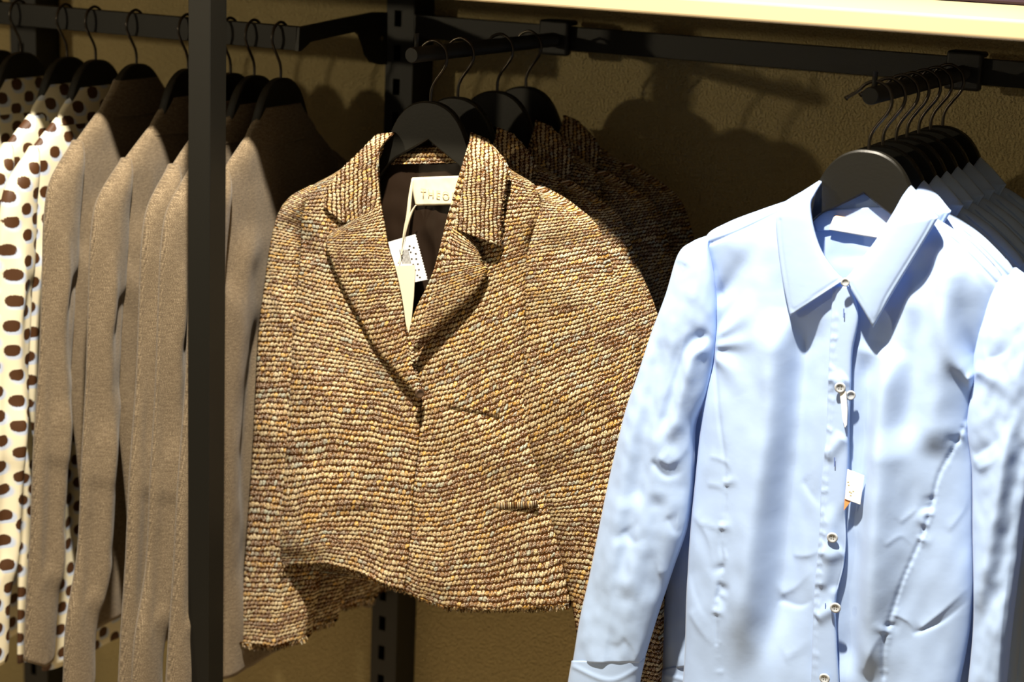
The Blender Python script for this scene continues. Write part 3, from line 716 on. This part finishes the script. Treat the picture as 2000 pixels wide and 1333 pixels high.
sp('sleeve', [(1384, 459), (1352, 472), (1324, 497), (1300, 575), (1272, 650), (1246, 730), (1222, 800), (1202, 880), (1184, 960), (1168, 1040), (1150, 1130), (1132, 1210), (1118, 1296)],
   [(1384, 484), (1392, 520), (1398, 560), (1400, 620), (1396, 690), (1380, 770), (1356, 833), (1353, 910), (1348, 975), (1338, 1040), (1312, 1115), (1281, 1208), (1254, 1296)],
   base=slb, front=lambda T: .014+.012*ease(T*5), back=.014, p=2, ny=220, nx=70, folds=fsl, wob=.003, wobs=.02, seed=2)
cf = sp('cuff', [(1116, 1292), (1108, 1340), (1100, 1420)], [(1256, 1292), (1246, 1340), (1236, 1420)], base=.008, front=.025, back=.016, p=2, ny=30, nx=50, folds=Folds([('R', [(1114, 1300), (1190, 1330), (1252, 1304)], 3, .0012)]))
sp('sleeve', [(1932, 546), (1918, 612), (1902, 690), (1900, 745), (1890, 800), (1889, 850), (1898, 930), (1899, 1040), (1901, 1144), (1901, 1208), (1898, 1260), (1891, 1330), (1880, 1420)],
   [(1962, 540), (2004, 572), (2040, 605), (2058, 660), (2062, 720), (2055, 790), (2040, 860), (2022, 930), (2004, 1000), (1992, 1090), (1978, 1200), (1964, 1333), (1955, 1420)],
   base=slb, front=lambda T: .006+.020*ease(T*5), back=.014, p=2, ny=200, nx=60, wob=.004, wobs=.02, seed=4,
   folds=Folds(tame([('r', [(1905, 920), (1940, 900), (1975, 860)], (14, 20), .008), ('r', [(1900, 895), (1930, 875), (1960, 850)], (10, 14), -.007),
                ('s', [(1990, 820), (1965, 960), (1945, 1080), (1915, 1220)], (14, 18), .006), ('r', [(1925, 700), (1960, 690), (1990, 640)], 14, -.006),
                ('d', [(1915, 725), (1960, 745), (2010, 720)], (10, 20), .006), ('r', [(1950, 1340), (1960, 1200), (1975, 1060)], 8, .004)])))
# fronts
dfr = lambda T: .004+.020*ease(T*5)
sp('front_panel', [(1772, 392), (1736, 432), (1708, 472), (1680, 510), (1656, 546), (1662, 585), (1664, 640), (1662, 700), (1654, 800), (1652, 900), (1648, 1000), (1650, 1060), (1646, 1110), (1631, 1163), (1629, 1204), (1633, 1264), (1637, 1340), (1640, 1420)],
   [(1800, 415), (1850, 440), (1910, 486), (1962, 552), (1945, 612), (1916, 690), (1906, 750), (1895, 830), (1900, 930), (1900, 1040), (1902, 1144), (1896, 1220), (1888, 1270), (1874, 1340), (1860, 1420)],
   base=.004, front=dfr, thin=.002, side='r', p=5, ny=300, nx=110, wob=.003, wobs=.012, seed=8)
sp('front_panel', [(1560, 388), (1500, 405), (1420, 435), (1378, 466), (1392, 530), (1397, 600), (1396, 690), (1378, 765), (1368, 840), (1359, 927), (1348, 1043), (1341, 1160), (1338, 1264), (1333, 1340), (1325, 1420)],
   [(1580, 385), (1587, 440), (1602, 488), (1625, 524), (1652, 550), (1668, 585), (1672, 620), (1664, 690), (1660, 750), (1657, 850), (1656, 908), (1650, 1002), (1650, 1058), (1646, 1103), (1632, 1163), (1630, 1215), (1626, 1420)],
   base=.007, front=dfr, thin=.002, side='l', p=5, ny=300, nx=110, wob=.003, wobs=.012, seed=9)
# placket strip on the left front
PL = [(1626, 560), (1622, 640), (1619, 700), (1616, 780), (1613, 850), (1604, 945), (1601, 1020), (1596, 1090), (1590, 1155), (1587, 1240), (1584, 1340), (1580, 1420)]
PR = [(1664, 560), (1676, 620), (1664, 690), (1661, 760), (1657, 850), (1656, 908), (1650, 1002), (1651, 1058), (1646, 1110), (1632, 1175), (1634, 1264), (1638, 1340), (1640, 1420)]
plf = [('R', [(a+5, b) for a, b in PL], 2.2, -.0012)]
for i in range(36):
    y = 620+i*20; xx = np.interp(y, [q[1] for q in PL], [q[0] for q in PL]); plf.append(('r', [(xx-3, y+rr.uniform(-7, 7)), (xx+6, y), (xx+rr.uniform(9, 18), y+rr.uniform(-6, 6))], rr.uniform(2.5, 5), .0008*rr.uniform(.2, 1.5)))
plf += [('r', [(1615, 735), (1640, 745), (1655, 735)], 10, .003), ('r', [(1610, 900), (1632, 870), (1650, 850)], 9, .003), ('r', [(1600, 1070), (1625, 1085), (1648, 1075)], 10, .003),
        ('s', [(1636, 980), (1628, 1100), (1615, 1160)], 14, .003), ('r', [(1592, 1210), (1615, 1196), (1632, 1188)], 9, .003)]
plk = sp('placket', PL, PR, base=.0335, front=.0035, thin=.0025, p=4, ny=220, nx=26, folds=Folds(plf))
for px_, py_, tl in ((1641, 757, .25), (1626, 1050, .2), (1632, 1187, .2), (1611, 1325, .1)):
    disc('button', at(px_, py_, YS-.0405)-S0, .0064, .0024, BUTTON, sroot, (.1, tl), holes=True)
disc('button', at(1661, 772, YS-.033)-S0, .0058, .0024, BUTTON, sroot, (.1, .5))
def hole(px_, py_):
    v = [at(px_+dx, py_+dy, YS-.0392)-S0 for dx, dy in ((-1, -9), (1.2, -9), (1, 9), (-1.2, 9))]
    o = mesh_obj('buttonhole', [tuple(q) for q in v], [(0, 1, 2, 3)], INKB, plk, False); return o
INKB = plain('blue_buttonhole_thread', (.10, .16, .42), .7)
for q in ((1648, 612), (1630, 903), (1612, 1188)): hole(*q)
# collar wings
cb = lambda S, T: .036-.0*S
sp('collar_wing', [(1604, 350), (1570, 372), (1530, 397), (1516, 425), (1518, 473), (1528, 547), (1543, 618)],
   [(1608, 352), (1592, 378), (1583, 400), (1589, 446), (1604, 490), (1627, 525), (1648, 548)],
   base=lambda S, T: -.004+.042*ease(T*2.0)**.8, front=.004, thin=.0022, p=2.4, ny=90, nx=40, folds=Folds([('R', [(1524, 430), (1526, 473), (1536, 547), (1549, 606), (1600, 572), (1640, 545)], 1.6, -.0007)]))
sp('collar_wing', [(1778, 362), (1762, 384), (1747, 411), (1731, 437), (1718, 461), (1700, 490), (1681, 514), (1650, 545)],
   [(1782, 366), (1806, 392), (1828, 419), (1832, 425), (1827, 434), (1803, 474), (1772, 525), (1740, 578), (1705, 640)],
   base=lambda S, T: -.004+.044*ease(T*2.0)**.8, front=.004, thin=.0022, p=2.4, ny=90, nx=40, folds=Folds([('R', [(1820, 430), (1795, 474), (1732, 576), (1704, 626), (1662, 556)], 1.6, -.0007)]))
disc('button', at(1651, 551, YS-.046)-S0, .005, .0022, BUTTON, sroot, (.1, .3))
nl = sp('neck_label', [(1629, 422), (1623, 437), (1619, 450)], [(1744, 438), (1736, 452), (1722, 468)], mat=PAPER, base=.0005, front=.0015, thin=.0008, p=2, ny=10, nx=30, folds=None)
nl['label'] = 'white woven neck label'
nt_ = sp('label_edge', [(1629, 421), (1628, 424.5)], [(1744, 438), (1742, 441.5)], mat=ORANGE, base=.0004, front=.0012, thin=.0008, p=2, ny=4, nx=30, folds=None)
nt_['label'] = 'orange top edge of the neck label'

SL = ['pale blue shirt directly behind the front one, its collar wing showing in the shade', 'shaded blue shirt third from the front on the rod',
      'shaded blue shirt in the middle of the seven on the rod', 'shaded blue shirt fifth from the front on the rod',
      'shaded blue shirt last but one towards the wall', 'shaded blue shirt nearest the wall, its collar ending against the plaster']
for i, (y, l) in enumerate(zip(SY[1:], SL)):
    c_ = copy_tree(sroot, l, dy=y-YS)
    for ch in children_of(c_):           # the shirts behind hang with the far sleeve swung in behind the body
        if ch.name.startswith('sleeve') and ch.data.vertices[0].co.x < 0 or ch.name.startswith('cuff'):
            piv = Vector((-.205, 0, -.15)); Rm = Matrix.Rotation(math.radians(-9.5-.5*i), 4, 'Y')
            ch.matrix_local = Matrix.Translation(piv+Vector((.008, .012, 0))) @ Rm @ Matrix.Translation(-piv)

# tag sticking out of the front shirt's placket
st = empty('price_tag', S0, 'small white price tag sticking out from the front blue shirt placket', 'tag')
SYT = YS-.0375
sc_ = card('ticket', [(1655, 917), (1688, 930), (1680, 986), (1650, 975)], SYT, PAPER, st, S0)
for a, b in ((1655, 941), (1656, 947), (1658, 960), (1661, 962), (1665, 959), (1660, 967)):
    card('printed_mark', [(a, b), (a+3, b), (a+3, b+1.8), (a, b+1.8)], SYT-.0003, GOLD, sc_, S0, .0002)
o = card('orange_ticket', [(1650, 973), (1663, 978), (1654, 990), (1648, 998)], SYT+.001, ORANGE, st, S0); o['label'] = 'orange corner of a second ticket'
o = card('ribbon', [(1640, 768), (1652, 764), (1655, 800), (1654, 830), (1650, 836), (1645, 815), (1644, 800)], YS-.0405, PAPER, st, S0); o['label'] = 'white ribbon of the tag'

# ------------------------------------------------------------------ garments seen edge-on: local metres, +y = the side turned to us
mpy = lambda Q, d: np.stack([Q[:, 0], d, Q[:, 1]], 1)
def side_garment(kind, mat, seed, lean, hem):
    e = empty(kind, (0, 0, 0)); r_ = random.Random(seed)
    j = lambda a: r_.uniform(-a, a)
    fo = Folds([('r', [(.10+j(.02), 1.22-1.387), (.11+j(.02), 1.05-1.387), (.12+j(.02), .70-1.387)], (.016, .022), .009),
                ('r', [(.05, 1.1-1.387), (.06+j(.02), .9-1.387), (.07+j(.02), .6-1.387)], (.012, .016), -.010),
                ('r', [(.00, 1.0-1.387), (j(.02), .8-1.387), (.01, .6-1.387)], (.02, .03), .005),
                ('d', [(.155, 1.14-1.387), (.12, 1.08-1.387), (.09, 1.0-1.387)], (.010, .03), .007),
                ('d', [(-.155, 1.14-1.387), (-.12, 1.08-1.387), (-.09, 1.0-1.387)], (.010, .03), .007)])
    zz = lambda L: [(a, b-1.387) for a, b in L]
    R = zz([(.045, 1.352), (.09, 1.322), (.135, 1.288), (.165, 1.262), (.176, 1.20), (.170, 1.13), (.158, 1.0), (.140, .88), (.126, .76), (.122, .66), (.128, hem)])
    L = [(-a, b) for a, b in R]
    UV = dict(uscale=1.0)
    panel('torso', L, R, mat, e, mp=mpy, ny=150, nx=110, base=lambda S, T: -.006*np.clip(T*2.2-.35, 0, 1)**2, front=lambda T: .0085+.0045*ease(T*6), back=.012, p=6, folds=fo, H=1.36-hem, wob=.004, wobs=14, seed=seed, uv0=(.3, .1), **UV)
    def sleeve(sg, bend):
        so = zz([(.132, 1.291), (.172, 1.264), (.197, 1.236), (.208, 1.19), (.213, 1.12), (.219+bend*.3, 1.0), (.228+bend, .88), (.238+bend, .76), (.248+lean, .66), (.256+lean, .572)])
        si = zz([(.128, 1.284), (.134, 1.245), (.138, 1.20), (.143, 1.14), (.150, 1.08), (.158+bend*.3, 1.0), (.164+bend, .88), (.176+bend, .76), (.190+lean, .66), (.199+lean, .572)])
        a_, b_ = (si, so) if sg > 0 else ([(-x, z) for x, z in so], [(-x, z) for x, z in si])
        q = lambda x, z: (sg*x, z-1.387)
        sfo = Folds([('s', [q(.195, 1.19), q(.200, 1.05), q(.208, .85), q(.225+lean*.6, .6)], (.010, .012), .006*(-sg)),
                     ('r', [q(.150, 1.12), q(.185, 1.03), q(.20, .90)], (.010, .014), -.006),
                     ('r', [q(.165+j(.01), .98), q(.19, .90), q(.215, .84)], .016, .004),
                     ('r', [q(.19, .75), q(.21, .70+j(.03)), q(.24, .70)], .012, .004)])
        o = panel('sleeve', a_, b_, mat, e, mp=mpy, ny=150, nx=44, base=lambda S, T: .002+.004*ease(T*4), front=lambda T: .006+.012*ease(T*7), back=.013, p=2, folds=sfo, H=.75,
                  wob=.003, wobs=16, seed=seed+sg, uv0=(.6, .3), sag=[(0, 0), (.25, -.012), (.6, -.014), (1, 0)], sagp=8, **UV)
    sleeve(1, .006+j(.006)); sleeve(-1, j(.006))
    # collar: turned-down band round the back of the neck
    cf_ = Folds([('R', zz([(-.09, 1.309), (0, 1.300), (.09, 1.309)]), .004, .0015)])
    panel('collar', zz([(-.046, 1.366), (-.058, 1.352), (-.078, 1.334), (-.090, 1.316)]), zz([(.046, 1.366), (.058, 1.352), (.078, 1.334), (.090, 1.316)]), mat, e, mp=mpy, ny=40, nx=70,
          base=lambda S, T: .0005+.003*T, front=.013, back=.020, p=2.2, folds=cf_, H=.055, uv0=(.2, .7), **UV)
    return e
def place_sides(kind, mat, xs, labels, cat, group, hem):
    protos = [side_garment(kind, mat, 3+len(kind), .010, hem), side_garment(kind, mat, 8+len(kind), .018, hem)]
    seen = [False, False]
    for i, (x, l) in enumerate(zip(xs, labels)):
        k = i % 2
        g_ = protos[k] if not seen[k] else copy_tree(protos[k]); seen[k] = True
        drop = 0.0 if i == 0 and kind == 'wool_blazer' else .016
        g_.location = (x, -.322, 1.387-drop); g_.rotation_euler = (0, 0, -math.pi/2+[.02, -.03, .03, -.01, .015][i])
        tag(g_, l, cat, group)
place_sides('wool_blazer', WOOL, [-1.725, -1.634, -1.561, -1.521, -1.477],
            ['heather grey-brown wool blazer leftmost of the five, beside the dotted blouses', 'heather grey-brown wool blazer second from the left, collar just left of the square post',
             'heather grey-brown wool blazer in the middle, its collar hidden behind the square post', 'heather grey-brown wool blazer fourth from the left, its sleeve just left of the square post',
             'heather grey-brown wool blazer at the right end, between the square post and tweed jacket'], 'blazer', 'grey wool blazers on the rail', .565)
place_sides('dotted_blouse', DOTS, [-1.985, -1.940, -1.852, -1.799],
            ['cream blouse with brown dots cut off by the left frame edge', 'cream blouse with brown and blue dots, second from the left',
             'cream blouse with brown and blue dots third from the left', 'cream blouse with brown and blue dots beside the leftmost grey blazer'],
            'blouse', 'dotted blouses on the rail', .50)
